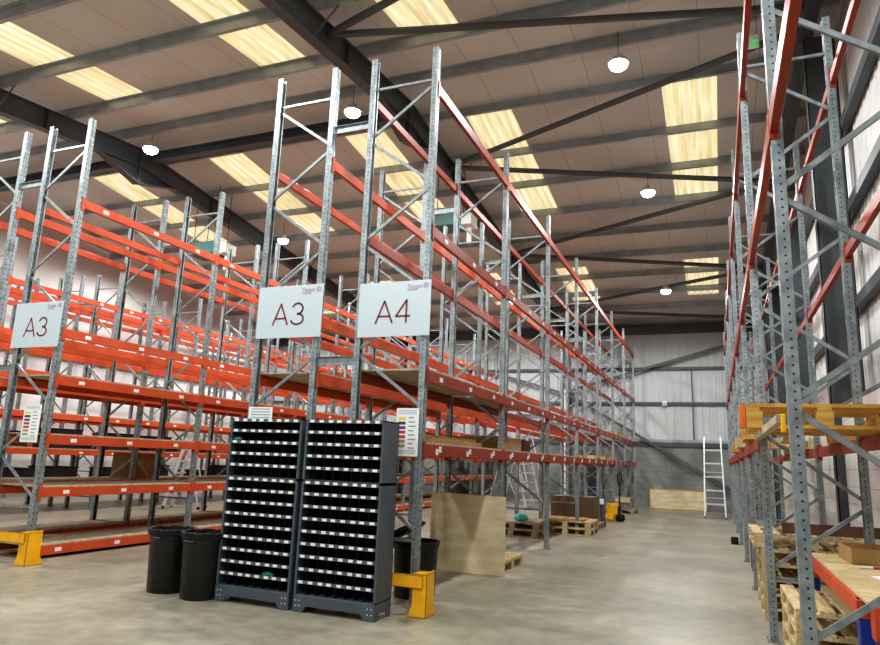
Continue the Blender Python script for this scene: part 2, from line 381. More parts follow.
# rafters: I sections following the pitch, haunched at the ridge
def rafter(x, y0=YN, y1=YF, depth=.46, w=.2, near=True):
    mb = MB()
    def ib(ya, yb, za, zb_, wd, off=0):   # sloped slab: top offset at ya=za, yb=zb
        n = len(mb.v); i = mb._m('steel_dark')
        for (yy, zz) in ((ya, za), (yb, zb_)):
            mb.v += [(x-wd/2, yy, zz), (x+wd/2, yy, zz), (x+wd/2, yy, zz-off), (x-wd/2, yy, zz-off)]
        for f in ((0, 1, 5, 4), (1, 2, 6, 5), (2, 3, 7, 6), (3, 0, 4, 7), (0, 3, 2, 1), (4, 5, 6, 7)): mb.f.append(tuple(n+k for k in f)); mb.mi.append(i)
    for (ya, yb) in ((y0, YR), (YR, y1)):
        za, zb_ = zp(ya), zp(yb)
        ib(ya, yb, za, zb_, w, .02); ib(ya, yb, za-.02, zb_-.02, .014, depth-.04); ib(ya, yb, za-depth+.02, zb_-depth+.02, w, .02)
    # ridge haunch
    zt = ZR-depth
    for sg in (-1, 1):
        L = 1.1
        mb.prism([(YR, zt), (YR+sg*L, zp(YR+L)-depth), (YR, zt-.42)], x-.007, x+.007, 'x', 'steel_dark')
        ib(YR, YR+sg*L, zt-.42, zp(YR+L)-depth, w, .016)
    mb.box(x-w/2, x+w/2, YR-.02, YR+.02, zt-.44, ZR-.02, 'steel_dark')
    for yy in (14.0, 19.1, 24.3, 8.9):   # web stiffeners at bracing nodes
        mb.box(x-w/2+.005, x+w/2-.005, yy-.006, yy+.006, zp(yy)-depth+.03, zp(yy)-.03, 'steel_dark')
    # eaves haunch
    yh = y1-2.2; mb.prism([(y1, zp(y1)-depth), (yh, zp(yh)-depth), (y1, zp(y1)-depth-.4)], x-.007, x+.007, 'x', 'steel_dark')
    ib(yh, y1, zp(yh)-depth, zp(y1)-depth-.4, w, .016)
    return trim(mb.mesh('rafter'))
RAF = (-12.8, -5.6)
for x in RAF: rafter(x)
def i_column(x, y, z1, axis='y', d=.4, w=.2, m='steel_dark'):
    mb = MB()
    if axis == 'y':
        mb.box(x-w/2, x+w/2, y-d/2, y-d/2+.02, 0, z1, m); mb.box(x-w/2, x+w/2, y+d/2-.02, y+d/2, 0, z1, m); mb.box(x-.007, x+.007, y-d/2, y+d/2, 0, z1, m)
    else:
        mb.box(x-d/2, x-d/2+.02, y-w/2, y+w/2, 0, z1, m); mb.box(x+d/2-.02, x+d/2, y-w/2, y+w/2, 0, z1, m); mb.box(x-d/2, x+d/2, y-.007, y+.007, 0, z1, m)
    return trim(mb.mesh('column'))
for x in RAF: i_column(x, YF-.21, zp(YF)-.2)
for a, b in ((-12.7, -5.7), (XL, -12.9)):   # ridge tie beam between the frames
    trim(MB().box(a, b, 11.55, 11.75, zp(11.65)-.24, zp(11.65)-.22, 'steel_dark').box(a, b, 11.55, 11.75, zp(11.65)-.03, zp(11.65)-.01, 'steel_dark').box(a, b, 11.645, 11.655, zp(11.65)-.22, zp(11.65)-.03, 'steel_dark').mesh('tie_beam'))
# gable rafter + gable posts on the right wall
gr = MB()
for (ya, yb) in ((YN, YR), (YR, YF)):
    n = len(gr.v); i = gr._m('steel_dark')
    for yy in (ya, yb): gr.v += [(1.5, yy, zp(yy)), (1.7, yy, zp(yy)), (1.7, yy, zp(yy)-.3), (1.5, yy, zp(yy)-.3)]
    for f in ((0, 1, 5, 4), (1, 2, 6, 5), (2, 3, 7, 6), (3, 0, 4, 7), (0, 3, 2, 1), (4, 5, 6, 7)): gr.f.append(tuple(n+k for k in f)); gr.mi.append(i)
trim(gr.mesh('gable_rafter'))
for y in (5.4, 11.2, 16.9, 22.6):
    mb = MB(); z1 = zp(y)-.3
    mb.box(1.56, 2.0, y-.1, y-.085, 0, z1, 'steel_dark'); mb.box(1.56, 2.0, y+.085, y+.1, 0, z1, 'steel_dark'); mb.box(1.56, 1.575, y-.1, y+.1, 0, z1, 'steel_dark'); mb.box(1.985, 2.0, y-.1, y+.1, 0, z1, 'steel_dark')
    trim(mb.mesh('gable_post'))
# sheeting rails
def rail(x0, x1, y0, y1, z, m='steel_dark', h=.14):
    return trim(MB().box(x0, x1, y0, y1, z-h/2, z+h/2, m).mesh('sheeting_rail'))
for z in (3.93, 5.28): rail(XL, XR, YF-.06, YF+.06, z, h=.1)
trim(MB().box(XL, XR, YF-.07, YF+.06, 2.3, 2.46, 'steel_dark').box(XL, XR, YF-.02, YF+.05, 2.46, 2.56, 'purlin').mesh('plinth_flashing'))
trim(MB().box(XL, XR, YF-.12, YF+.06, zp(YF)-.35, zp(YF)+.02, 'steel_dark').mesh('eaves_beam'))
for z in (3.98, 5.45, 6.8): rail(1.98, 2.1, YN, YF, z, h=.16)
trim(MB().box(1.67, 2.1, YN, YF, 2.45, 2.49, 'steel_dark').mesh('plinth_flashing'))
for z in (4.3, 6.2): rail(XL-.05, XL+.07, YN, YF, z, 'purlin', h=.1)
trim(MB().box(-.77, -.73, YF-.03, YF+.05, 2.56, 5.25, 'steel_dark').mesh('wall_strut'))
# far wall K bracing
for p, q in (((1.55, YF-.2, 6.4), (-5.6, YF-.2, 4.35)), ((-5.6, YF-.2, 4.35), (1.6, YF-.2, .15)), ((-12.8, YF-.2, 6.4), (-5.8, YF-.2, 4.35))):
    trim(MB().bar(p, q, .1, .1, 'brace_roof').mesh('wall_brace'))
# roof bracing: warren pattern between the last two frames
nodes = [(-5.6, 3.2), (1.5, 5.8), (-5.6, 8.35), (1.5, 10.35), (-5.6, 13.8), (1.5, 16.2), (-5.6, 19.1), (1.5, 21.5), (-5.6, 24.4), (1.5, 26.4)]
for i, (a, b) in enumerate(zip(nodes[:-1], nodes[1:])):
    if i == 3: a = (1.5, 11.05)
    def zz(y): return zp(y)-.14
    trim(MB().tube((a[0], a[1], zz(a[1])), (b[0], b[1], zz(b[1])), .06, 'brace_roof', 10).mesh('roof_brace'))
# small rafter stays
for x in RAF:
    for y in (7.85, 14.0, 18.65):
        for sg in (-1, 1):
            trim(MB().bar((x+sg*.09, y, zp(y)-.42), (x+sg*.55, y, zp(y)+.05), .03, .008, 'brace_roof').mesh('rafter_stay'))
# far door
dr = struct('door_1', MB().box(-4.86, -4.16, YF-.03, YF+.02, 0, 1.86, 'door').mesh('door'))
hd = put(MB().box(-4.28, -4.24, YF-.07, YF-.03, .92, .98, 'alu').mesh('door_handle'), 'door_handle', dr)
df = put(MB().box(-4.92, -4.86, YF-.05, YF, 0, 1.92, 'steel_dark').box(-4.16, -4.10, YF-.05, YF, 0, 1.92, 'steel_dark').box(-4.92, -4.10, YF-.05, YF, 1.86, 1.92, 'steel_dark').mesh('door_frame'), 'door_frame', dr)

# ------------------------------------------------------------------ pallet racking
D, BAY, PITCH = .8773, 2.9123, 2.9123
def post_mesh(H, s):
    """open C upright; web plane at x=0 facing +x when s=+1"""
    t = .005; w = .043; d = .068; g = .008
    o = [(0, -w), (0, -.018), (-g, -.012), (-g, .012), (0, .018), (0, w), (-d, w), (-d, w-.018), (-d+t, w-.018), (-d+t, w-t), (-t, w-t), (-t, .018+t*.5), (-g-t, .012+t*.3), (-g-t, -.012-t*.3), (-t, -.018-t*.5), (-t, -w+t), (-d+t, -w+t), (-d+t, -w+.018), (-d, -w+.018), (-d, -w)]
    return MB().prism([(x*s, y) for x, y in o], 0.006, H, 'z', 'post').mesh('upright')
FOOT = {s: MB().box(min(-s*.09, s*.03), max(-s*.09, s*.03), -.075, .075, 0, .006, 'galv').tube((s*.018, -.055, .006), (s*.018, -.055, .03), .01, 'galv', 6).tube((s*.018, .055, .006), (s*.018, .055, .03), .01, 'galv', 6).mesh('foot_plate') for s in (1, -1)}
def brace_mesh(dx, dz):
    mb = MB(); L = D-.09
    mb.bar((-dx*L/2, 0, dz/2), (dx*L/2, 0, -dz/2), .024, .034, 'galv_dark') if dz else mb.bar((-L/2, 0, 0), (L/2, 0, 0), .024, .03, 'galv_dark')
    return mb.mesh('brace')
BR = {1: brace_mesh(1, .57), -1: brace_mesh(-1, .57), 0: brace_mesh(1, 0)}
BRN = {}
BMESH = {}
def beam_mesh(s, m):
    if (s, m) in BMESH: return BMESH[(s, m)]
    mb = MB(); h = .125; a, b = s*.006, -s*.044
    lo, hi = min(a, b), max(a, b)
    # stepped box section, top at z=0
    st = -s*.022
    prof = [(a, 0), (a, -h), (b, -h), (b, -.03), (st, -.03), (st, 0)]
    mb.prism(prof, .045, BAY-.045, 'y', m)
    for y0, y1 in ((-.004, .048), (BAY-.048, BAY+.004)):
        mb.box(min(s*.001, s*.010), max(s*.001, s*.010), y0, y1, -.17, .03, m)
    for y0, y1 in ((.046, .052), (BAY-.052, BAY-.046)):
        mb.box(min(s*.010, -s*.05), max(s*.010, -s*.05), y0, y1, -.17, .03, m)
    BMESH[(s, m)] = mb.mesh('beam', bevel=.003); return BMESH[(s, m)]
LBL = {s: MB().box(min(s*.0065, s*.008), max(s*.0065, s*.008), -.05, .05, -.09, -.04, 'white').mesh('price_label') for s in (1, -1)}
LBL2 = {s: MB().box(min(s*.0065, s*.008), max(s*.0065, s*.008), -.09, -.01, -.11, -.045, 'white').box(min(s*.0065, s*.008), max(s*.0065, s*.008), .0, .08, -.08, -.015, 'white').mesh('price_label') for s in (1, -1)}
DECK = MB()
for k in range(3):
    y0 = .058+k*(BAY-.116)/3; DECK.box(-D+.01, 0.004, y0+.003, y0+(BAY-.116)/3-.003, .0, .02, 'deck')
DECK = DECK.mesh('shelf_board', bevel=.002)
SPC = MB().box(0, .49, -.004, .004, -.05, .05, 'galv').box(0, .49, -.03, .004, .046, .05, 'galv').box(0, .49, -.03, .004, -.05, -.046, 'galv').mesh('row_spacer')
posts = {}
def rack_row(label, xa, s, y0, ks, H, levels, beam_m='orange', spacer=None, labels=(), labset=None, group='rows of orange and galvanised pallet racking', brace_to=.2, lone=()):
    """xa: aisle face x; s=+1 if the aisle is on the +x side. levels: list of (z, face mask, deck set or bool, bay range)"""
    root = thing('pallet_rack', label, 'racking', (xa-s*D/2, y0+ks[0]*PITCH, 0), group=group)
    ox, oy = root.location.x, root.location.y
    if H not in posts: posts[H] = {1: post_mesh(H, 1), -1: post_mesh(H, -1)}
    def P(me, name, x, y, z, par=root):
        o = put(me, name, par, (x-ox, y-oy, z)); return o
    xb = xa-s*D
    for k in ks:
        y = y0+k*PITCH
        for (x, sg) in ((xa, s), (xb, -s)):
            u = P(posts[H][sg], 'upright', x, y, 0)
            f = put(FOOT[sg], 'foot_plate', u)
        P(BR[0], 'brace', (xa+xb)/2, y, H-.40)
        z = H-.46; d = -s   # direction downwards: from aisle face to the other
        while z-.57 > brace_to:
            P(BR[d], 'brace', (xa+xb)/2, y, z-.285); z -= .64; d = -d
        P(BR[0], 'brace', (xa+xb)/2, y, max(z-.02, .15))
        if spacer:
            for zz in spacer: P(SPC, 'row_spacer', min(xb, xb-s*.49), y, zz)
    for (z, faces, deck, rng) in levels:
        for k in rng:
            y = y0+k*PITCH
            for f in faces:
                x, sg = (xa, s) if f == 'a' else (xb, -s)
                b = P(beam_mesh(sg, beam_m), 'beam', x, y, z)
                if f in labels and (labset is None or z in labset):
                    two = z < 1.7 and beam_m == 'red_orange'
                    for q in (.42, 1.42, 2.4): put((LBL2 if two else LBL)[sg], 'price_label', b, (0, q, 0))
            if deck is True or (deck and k in deck): 
                dk = P(DECK, 'shelf_board', max(xa, xb), y, z)
    return root
Y0 = 6.593
R7 = range(0, 7)
row_a4 = rack_row('tall pallet rack row beside the open aisle, A4 sign on its end, four beam levels', -2.8424, 1, Y0, range(8), 6.274,
    [(5.82, 'ab', False, R7), (4.07, 'ab', False, R7), (2.44, 'ab', {0, 1}, R7), (1.655, 'ab', {0, 1, 2, 4, 5}, R7)], 'red_orange', labels=('a',), labset=(4.07, 2.44, 1.655))
row_a3m = rack_row('pallet rack row with the A3 sign behind the left pigeonhole cabinet', -5.0866, -1, Y0, range(8), 6.274,
    [(5.06, 'ab', False, R7), (3.08, 'ab', False, R7), (2.42, 'ab', {0, 1}, R7), (1.64, 'ab', {0}, R7)], 'orange', spacer=(5.42, 2.55), labels=('a',), labset=(3.08,))
row_a3l = rack_row('pallet rack row with the A3 sign nearest the left edge and a yellow end guard', -8.3932, 1, Y0, range(8), 6.274,
    [(5.02, 'ab', False, R7), (3.1, 'ab', False, R7), (2.44, 'ab', True, R7), (1.63, 'ab', True, R7), (.93, 'ab', True, R7), (.17, 'ab', True, R7)], 'orange', spacer=(5.37, 2.55), labels=('a',))
row_a2 = rack_row('shelved pallet rack row directly behind the far left A3 sign row', -10.64, -1, Y0, range(8), 6.274,
    [(5.02, 'ab', False, R7), (3.1, 'ab', False, R7), (2.44, 'ab', {0, 1, 2, 3, 4}, R7), (1.63, 'ab', True, R7), (.93, 'ab', True, R7), (.17, 'ab', True, R7)], 'orange')
row_l3 = rack_row('distant pallet rack row facing the aluminium stepladder, nearer of the last tall pair', -13.94, 1, Y0, range(8), 5.9,
    [(5.0, 'ab', False, R7), (3.9, 'ab', False, R7), (3.1, 'ab', False, R7), (2.2, 'ab', True, R7), (1.4, 'ab', True, R7), (.6, 'ab', True, R7)], 'orange', spacer=(5.1,), labels=('a',), labset=(5.0, 2.2, 1.4, .6))
row_l4 = rack_row('distant pallet rack row back to back with the row facing the aluminium stepladder', -16.19, -1, Y0, range(8), 5.9,
    [(5.0, 'ab', False, R7), (3.9, 'ab', False, R7), (3.1, 'ab', False, R7), (2.2, 'ab', False, R7), (1.4, 'ab', True, R7)], 'orange')
row_w = rack_row('farthest pallet rack row standing against the white left wall, dull red beams', -18.4, 1, Y0+1.0, range(7), 6.3,
    [(5.9, 'ab', False, range(2, 6)), (5.0, 'ab', False, range(2, 6)), (3.2, 'ab', False, range(0, 6)), (1.5, 'ab', True, range(0, 6))], 'maroon')
YRR = 7.2219
row_r = rack_row('pallet rack row along the right wall holding pallets and the workbench', .3884, -1, YRR, range(-2, 7), 6.141,
    [(5.5, 'ab', False, range(-2, 6)), (3.66, 'ab', False, range(-2, 6)), (1.84, 'a', False, range(0, 6)), (1.84, 'b', False, range(-2, 6))], 'red_orange')

# ------------------------------------------------------------------ signs on rack ends
def strokes(mb, pts, w, m, y, closed=False):
    for a, b in zip(pts[:-1], pts[1:]):
        dx, dz = b[0]-a[0], b[1]-a[1]; L = hypot(dx, dz) or 1; ex, ez = dx/L*w*.25, dz/L*w*.25
        mb.bar((a[0]-ex, y, a[1]-ez), (b[0]+ex, y, b[1]+ez), .003, w, m, up=(-dz/L, 0, dx/L))
def arc(cx, cz, rx, rz, a0, a1, n=14): return [(cx+rx*cos(radians(a0+(a1-a0)*i/n)), cz+rz*sin(radians(a0+(a1-a0)*i/n))) for i in range(n+1)]
def text_mesh(txt, size, m, extrude=.001):
    cu = bpy.data.curves.new('t', 'FONT'); cu.body = txt; cu.size = size; cu.extrude = extrude; cu.resolution_u = 3
    o = bpy.data.objects.new('t', cu); COL.objects.link(o); bpy.context.view_layer.update()
    me = bpy.data.meshes.new_from_object(o.evaluated_get(bpy.context.evaluated_depsgraph_get()))
    me.transform(Matrix.Rotation(pi/2, 4, 'X')); bpy.data.objects.remove(o); me.materials.clear(); me.materials.append(M[m]); return me
def glyph(ch, h, w, st, m):
    mb = MB(); y = 0
    if ch == 'A':
        strokes(mb, [(-w/2, 0), (0, h), (w/2, 0)], st, m, y); strokes(mb, [(-w*.34, h*.3), (w*.34, h*.3)], st, m, y)
    if ch == '3':
        strokes(mb, arc(0, h*.74, w*.42, h*.26, 160, -90), st, m, y); strokes(mb, arc(-.0, h*.25, w*.5, h*.25, 90, -165), st, m, y)
    if ch == '4':
        strokes(mb, [(w*.25, 0), (w*.25, h), (-w*.5, h*.28), (w*.5, h*.28)], st, m, y)
    return mb.mesh('letter')
def row_sign(label, x0, x1, z0, z1, chars, fade=False):
    W, Hh = x1-x0, z1-z0
    root = thing('aisle_sign', label, 'sign', (x0, Y0-.062, z0), group='white aisle signs on the rack ends')
    put(MB().box(0, W, -.004, .004, 0, Hh, 'signface').mesh('board', bevel=.001), 'board', root)
    h = Hh*.40; zb = Hh*.25
    put(glyph(chars[0], h, W*.23, .02, 'burgundy'), 'letter', root, (W*.37, -.006, zb))
    put(glyph(chars[1], h, W*.19, .02, 'burgundy'), 'letter', root, (W*.63, -.006, zb))
    put(text_mesh('Target', .066, 'logo'), 'logo_word', root, (W*.675, -.006, Hh-.085))
    lg = MB()
    for k in range(6):
        a = pi/3*k; lg.bar((.012*cos(a), 0, .012*sin(a)), (.034*cos(a+.5), 0, .034*sin(a+.5)), .002, .016, 'logo')
    put(lg.mesh('logo_emblem'), 'logo_emblem', root, (W*.93, -.006, Hh-.062))
    put(MB().box(0, W*.14, -.001, .001, 0, .01, 'logo').mesh('logo_strapline'), 'logo_strapline', root, (W*.675, -.006, Hh-.108))
row_sign('white sign reading A4 on the rack row beside the open aisle', -3.68, -2.80, 2.80, 3.42, 'A4')
row_sign('white sign reading A3 above the left pigeonhole cabinet', -5.06, -4.16, 2.83, 3.46, 'A3')
row_sign('white sign reading A3 on the rack nearest the left edge', -9.32, -8.38, 2.83, 3.48, 'A3')
def notice(label, x0, x1, z0, z1, y, full=True):
    root = thing('load_notice', label, 'notice', (x0, y, z0), group='safe load notices on the rack ends')
    W, Hh = x1-x0, z1-z0
    put(MB().box(0, W, 0, .004, 0, Hh, 'paper').mesh('board'), 'board', root)
    pr = MB()
    if full:
        for k, c in enumerate(('s_yellow', 's_navy', 's_purple', 's_red', 's_red', 's_olive', 's_olive')):
            zc = Hh*(.78-.095*k); pr.box(W*.08, W*.42, -.001, 0, zc-.016, zc+.016, c)
        for k in range(8):
            zc = Hh*(.8-.09*k); pr.box(W*.55, W*(.78+.05*(k % 3)), -.001, 0, zc-.007, zc+.007, 's_grey')
        for k in range(3): pr.box(W*.08, W*.9, -.001, 0, Hh*(.95-.035*k)-.003, Hh*(.95-.035*k)+.003, 's_blue')
        for k in range(3): pr.box(W*.08, W*.9, -.001, 0, Hh*(.12-.03*k)-.003, Hh*(.12-.03*k)+.003, 's_grey')
    else:
        for k in range(4): pr.box(W*.1, W*.9, -.001, 0, Hh*(.85-.2*k)-.006, Hh*(.85-.2*k)+.006, 's_blue' if k % 2 else 's_grey')
        pr.box(W*.06, W*.94, -.001, 0, .008, .014, 's_red')
    put(pr.mesh('printed_table'), 'printed_table', root)
notice('white load notice with a coloured table beside the right cabinet on the A4 post', -3.14, -2.88, 1.52, 2.02, Y0-.06)
notice('white load notice with a coloured table on the leftmost A3 post', -8.83, -8.5, 1.52, 2.03, Y0-.06)
notice('small white notice standing just above the left pigeonhole cabinet', -5.06, -4.73, 1.86, 2.02, Y0-.06, False)

# ------------------------------------------------------------------ pigeonhole cabinets
def module(W, Dp, z0, z1, rows, name):
    """open steel grid: shell, shelves and dividers"""
    t = .012; mb = MB()
    mb.box(0, t+.012, 0, Dp, z0, z1, 'cab').box(W-t-.012, W, 0, Dp, z0, z1, 'cab').box(0, W, Dp-.01, Dp, z0, z1, 'cab')
    mb.box(0, W, 0, Dp, z1-t, z1, 'cab').box(0, W, 0, Dp, z0, z0+.008, 'cab')
    ph = (z1-z0-t)/rows
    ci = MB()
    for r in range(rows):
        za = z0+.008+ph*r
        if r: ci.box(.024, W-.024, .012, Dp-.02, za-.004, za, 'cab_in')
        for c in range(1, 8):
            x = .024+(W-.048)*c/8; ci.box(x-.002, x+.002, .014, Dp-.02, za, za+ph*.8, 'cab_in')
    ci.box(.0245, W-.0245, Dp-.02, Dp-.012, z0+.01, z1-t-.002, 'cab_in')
    return mb.mesh(name), ci.mesh('dividers'), ph
CW, CD = .895, .34
BOLT = MB().tube((0, 0, 0), (0, -.007, 0), .007, 'alu', 8).mesh('bolt')
def cabinet(label, x, y, packets, rz=0):
    root = thing('pigeonhole_cabinet', label, 'cabinet', (x, y, 0), rz, group='slate grey pigeonhole cabinets')
    base = MB()
    base.prism([(0, 0), (.11, 0), (.15, .06), (CW-.15, .06), (CW-.11, 0), (CW, 0), (CW, .155), (0, .155)], -.004, .012, 'y', 'cab')
    base.prism([(0, 0), (.08, 0), (.1, .06), (CD-.1, .06), (CD-.08, 0), (CD, 0), (CD, .155), (0, .155)], 0, .012, 'x', 'cab')
    base.prism([(0, 0), (.08, 0), (.1, .06), (CD-.1, .06), (CD-.08, 0), (CD, 0), (CD, .155), (0, .155)], CW-.012, CW, 'x', 'cab')
    base.box(.012, CW-.012, CD-.012, CD, .06, .155, 'cab')
    b = put(base.mesh('plinth', bevel=.002), 'plinth', root)
    bl = MB()
    for bx in (.035, .075, CW-.075, CW-.035):
        for bz in (.06, .11): put(BOLT, 'bolt', b, (bx, -.004, bz))
    
    for (z0, z1, rows) in ((.155, 1.24, 9), (1.245, 1.85, 5)):
        me, ci, ph = module(CW, CD, z0, z1, rows, 'shelf_module')
        mo = put(me, 'shelf_module', root); put(ci, 'dividers', mo)
        lip = MB().box(.02, CW-.02, -.004, .006, -.016, .016, 'lip').mesh('shelf_lip')
        lb = MB().box(-.026, .026, -.001, .0, -.012, .014, 'paper').mesh('label_card')
        for r in range(rows):
            lp = put(lip, 'shelf_lip', root, (0, 0, z0+.008+ph*(r+1)-.004 if r < rows-1 else z1-.016))
            for c in range(8): put(lb, 'label_card', lp, (.024+(CW-.048)*(c+.5)/8+.005*((r*3+c) % 3-1), -.004, 0))
    for (c, z, w) in packets:
        o = put(MB().lathe([(.01, 0), (.9, .1), (1, .4), (.8, .8), (.2, 1)], 'green_bag', 14).mesh('packet', smooth=True), 'packet', None, (x+.024+(CW-.048)*(c+.5)/8, y+.03, z)); o.scale = (w, .03, .045)
        tag(o, 'dark green plastic packet in a lower compartment of the left cabinet' if z < 1 else 'dark green plastic packet in an upper left compartment of the left cabinet', 'packet', 'green packets in the left cabinet')
cabinet('slate grey pigeonhole cabinet with white label cards, left of the two, beside the bins', -4.83, 5.96, [(5.0, .287, .075), (0.1, 1.615, .06)])
cabinet('slate grey pigeonhole cabinet with white label cards, right of the two, beside the yellow guard', -3.885, 5.96, [])

# ------------------------------------------------------------------ rack end guards
def guard(label, xr, xl, yf):
    root = thing('rack_end_guard', label, 'barrier', (xr, yf, 0), group='yellow rack end guards')
    for i, x in enumerate((0, xl-xr)):
        sg = 1 if i == 0 else -1
        g = MB()
        pl = [(0, 0), (-.19*sg, 0), (-.15*sg, .12), (-.15*sg, .4), (0, .4)]
        g.prism([(x+a, b) for a, b in pl], 0, .008, 'y', 'yellow')
        g.prism([(0, 0), (.26, 0), (.2, .12), (.2, .42), (0, .42)], x-.008 if sg > 0 else x, x if sg > 0 else x+.008, 'x', 'yellow')
        g.box(min(x, x-.2*sg), max(x, x-.2*sg), 0, .26, 0, .008, 'yellow')
        g.box(min(x, x-.15*sg), max(x, x-.15*sg), 0, .2, .39, .4, 'yellow')
        put(g.mesh('corner_post', bevel=.002), 'corner_post', root)
    r = MB()
    r.box(xl-xr+.02, -.04, -.03, -.022, .27, .39, 'yellow').box(xl-xr+.02, -.04, -.03, .0, .382, .39, 'yellow').box(xl-xr+.02, -.04, -.03, .0, .27, .278, 'yellow')
    put(r.mesh('rail', bevel=.002), 'rail', root)
guard('yellow steel rack end guard with rail beside the right pigeonhole cabinet', -2.64, -4.0, 6.345)
guard('yellow steel rack end guard with rail at the left edge of the photo', -8.04, -9.55, 6.27)

# ------------------------------------------------------------------ bins
def dustbin(label, x, y, r, h, lid=None, rz=0):
    root = thing('dustbin', label, 'bin', (x, y, 0), rz, group='black plastic dustbins')
    root.rotation_euler[2] = pi/2
    b = MB(); b.lathe([(r*.86, 0), (r*.9, .02), (r*.99, h*.84), (r*1.0, h*.85), (r*1.03, h*.86), (r*1.035, h*.93), (r*1.07, h*.94), (r*1.08, h), (r*1.0, h), (r*.97, h*.9), (r*.84, .03)], 'black', 36, cap1=True)
    put(b.mesh('bin_body', smooth=True), 'bin_body', root)
    for s in (-1, 1):
        put(MB().box(s*r*1.03-.02, s*r*1.03+.02, -.07, .07, h*.87, h*.9, 'black').mesh('handle', bevel=.005), 'handle', root)
    ln = MB(); pr = []
    n = 40; b0 = len(ln.v); i = ln._m('rubber')
    for j, (rr, z) in enumerate(((r*1.1, h*.93), (r*1.11, h+.01), (r*.96, h+.012), (r*.9, h*.8))):
        for k in range(n):
            w = .004*sin(k*2.7+j)+.003*sin(k*5.1)
            ln.v.append(((rr+w*.6)*cos(2*pi*k/n), (rr+w*.6)*sin(2*pi*k/n), z+w*(1.2 if j else 2.5)))
    for j in range(3):
        for k in range(n):
            l = (k+1) % n; ln.f.append((j*n+k, j*n+l, (j+1)*n+l, (j+1)*n+k)); ln.mi.append(i)
    if lid is None: put(ln.mesh('bin_liner', smooth=True), 'bin_liner', root)
    else:
        o = put(MB().lathe([(r*1.12, 0), (r*1.12, .02), (r*.9, .05), (.05, .07)], 'black', 32).mesh('lid', smooth=True), 'lid', root, (-.02, .16, h+.06)); o.rotation_euler = (0, radians(-28), radians(-90))
dustbin('black plastic dustbin left of the other bin, farthest from the cabinets', -5.575, 6.08, .228, .64)
dustbin('black plastic dustbin touching the left pigeonhole cabinet', -5.045, 5.99, .222, .65)
dustbin('black plastic dustbin behind the yellow guard of the A4 row', -3.17, 7.27, .25, .6, lid=1)

# ------------------------------------------------------------------ pallets and stock
def pallet_mesh_parts(m='wood', L=1.2, W=1.0):
    top = MB(); 
    for k in range(7): 
        y = -W/2+k*(W-.1)/6; top.box(-L/2, L/2, y, y+.1, .122, .144, m)
    for k in range(3): x = -L/2+k*(L-.1)/2; top.box(x, x+.1, -W/2, W/2, .1, .122, m)
    blk = MB().box(-.06, .06, -.06, .06, .022, .1, m)
    bot = MB()
    for k in range(3): y = -W/2+k*(W-.12)/2; bot.box(-L/2, L/2, y, y+.12, 0, .022, m)
    return top.mesh('deck_boards', bevel=.002), blk.mesh('block'), bot.mesh('base_boards')
PM = {}
def pallet(label, x, y, z=0, rz=0, m='wood', L=1.2, W=1.0, group='wooden pallets'):
    key = (m, L, W)
    if key not in PM: PM[key] = pallet_mesh_parts(*key)
    root = thing('wooden_pallet', label, 'pallet', (x, y, z), rz, group)
    put(PM[key][0], 'deck_boards', root); put(PM[key][2], 'base_boards', root)
    for i in (-1, 0, 1):
        for j in (-1, 0, 1): put(PM[key][1], 'block', root, (i*(L-.12)/2, j*(W-.12)/2, 0))
    return root
def carton(label, x, y, z, w, d, h, rz=0, m='card', open_=False, cat='box', group=None, flaps=True):
    root = thing('cardboard_box', label, cat, (x, y, z), rz, group)
    b = MB(); t = .006
    b.box(-w/2, w/2, -d/2, -d/2+t, 0, h, m).box(-w/2, w/2, d/2-t, d/2, 0, h, m).box(-w/2, -w/2+t, -d/2, d/2, 0, h, m).box(w/2-t, w/2, -d/2, d/2, 0, h, m).box(-w/2, w/2, -d/2, d/2, 0, t, m)
    if not open_: b.box(-w/2, w/2, -d/2, d/2, h-t, h, m)
    put(b.mesh('box_body'), 'box_body', root)
    if open_ and flaps:
        for sg in (-1, 1):
            f = MB().box(-w/2, w/2, 0, d*.4, 0, t, m).mesh('flap'); o = put(f, 'flap', root, (0, sg*d/2, h)); o.rotation_euler = (radians(-35 if sg > 0 else 215), 0, 0)
    elif not open_:
        put(MB().box(-w/2-.001, w/2+.001, -.025, .025, h, h+.001, 'paper').mesh('tape'), 'tape', root)
    return root
# plywood sheet stood against a pallet
ps = put(MB().box(-.5, .5, 0, .018, 0, 1.03, 'ply').mesh('plywood_sheet', bevel=.002), 'plywood_sheet', None, (-3.19, 9.12, .0)); ps.scale = (1.02, 1, 1)
tag(ps, 'pale plywood sheet standing upright on the floor inside the A4 row', 'board')
ps2 = put(MB().box(-.3, .3, 0, .018, 0, 1.04, 'ply').mesh('plywood_sheet', bevel=.002), 'plywood_sheet', None, (-3.5, 9.2, 0), radians(4))
tag(ps2, 'narrow pale board standing behind the left edge of the plywood sheet', 'board')
pallet('pale wooden pallet on the floor just behind the upright plywood sheet', -3.32, 9.95, 0, 0, 'wood', 1.05, 1.1)
for i, z in enumerate((0, .145)):
    pallet(['lower weathered pallet of the two stacked behind the plywood sheet under the teal bag', 'upper weathered pallet of the two stacked behind the plywood sheet, under loose board'][i], -4.0, 14.55, z, .05*i, 'wood_old', 1.1, 1.1)
fb = put(MB().box(-.5, .5, -.5, .5, 0, .012, 'deck').mesh('loose_board'), 'loose_board', None, (-3.98, 14.6, .29), .12)
tag(fb, 'pale loose board lying on the weathered pallet stack behind the plywood sheet', 'board')
for i, z in enumerate((0, .145)):
    pallet(['lower pale pallet of the stack standing on the aisle edge under the flattened cardboard', 'upper pale pallet of the stack standing on the aisle edge under the flattened cardboard'][i], -3.12, 15.75, z, 0, 'wood', 1.1, 1.1)
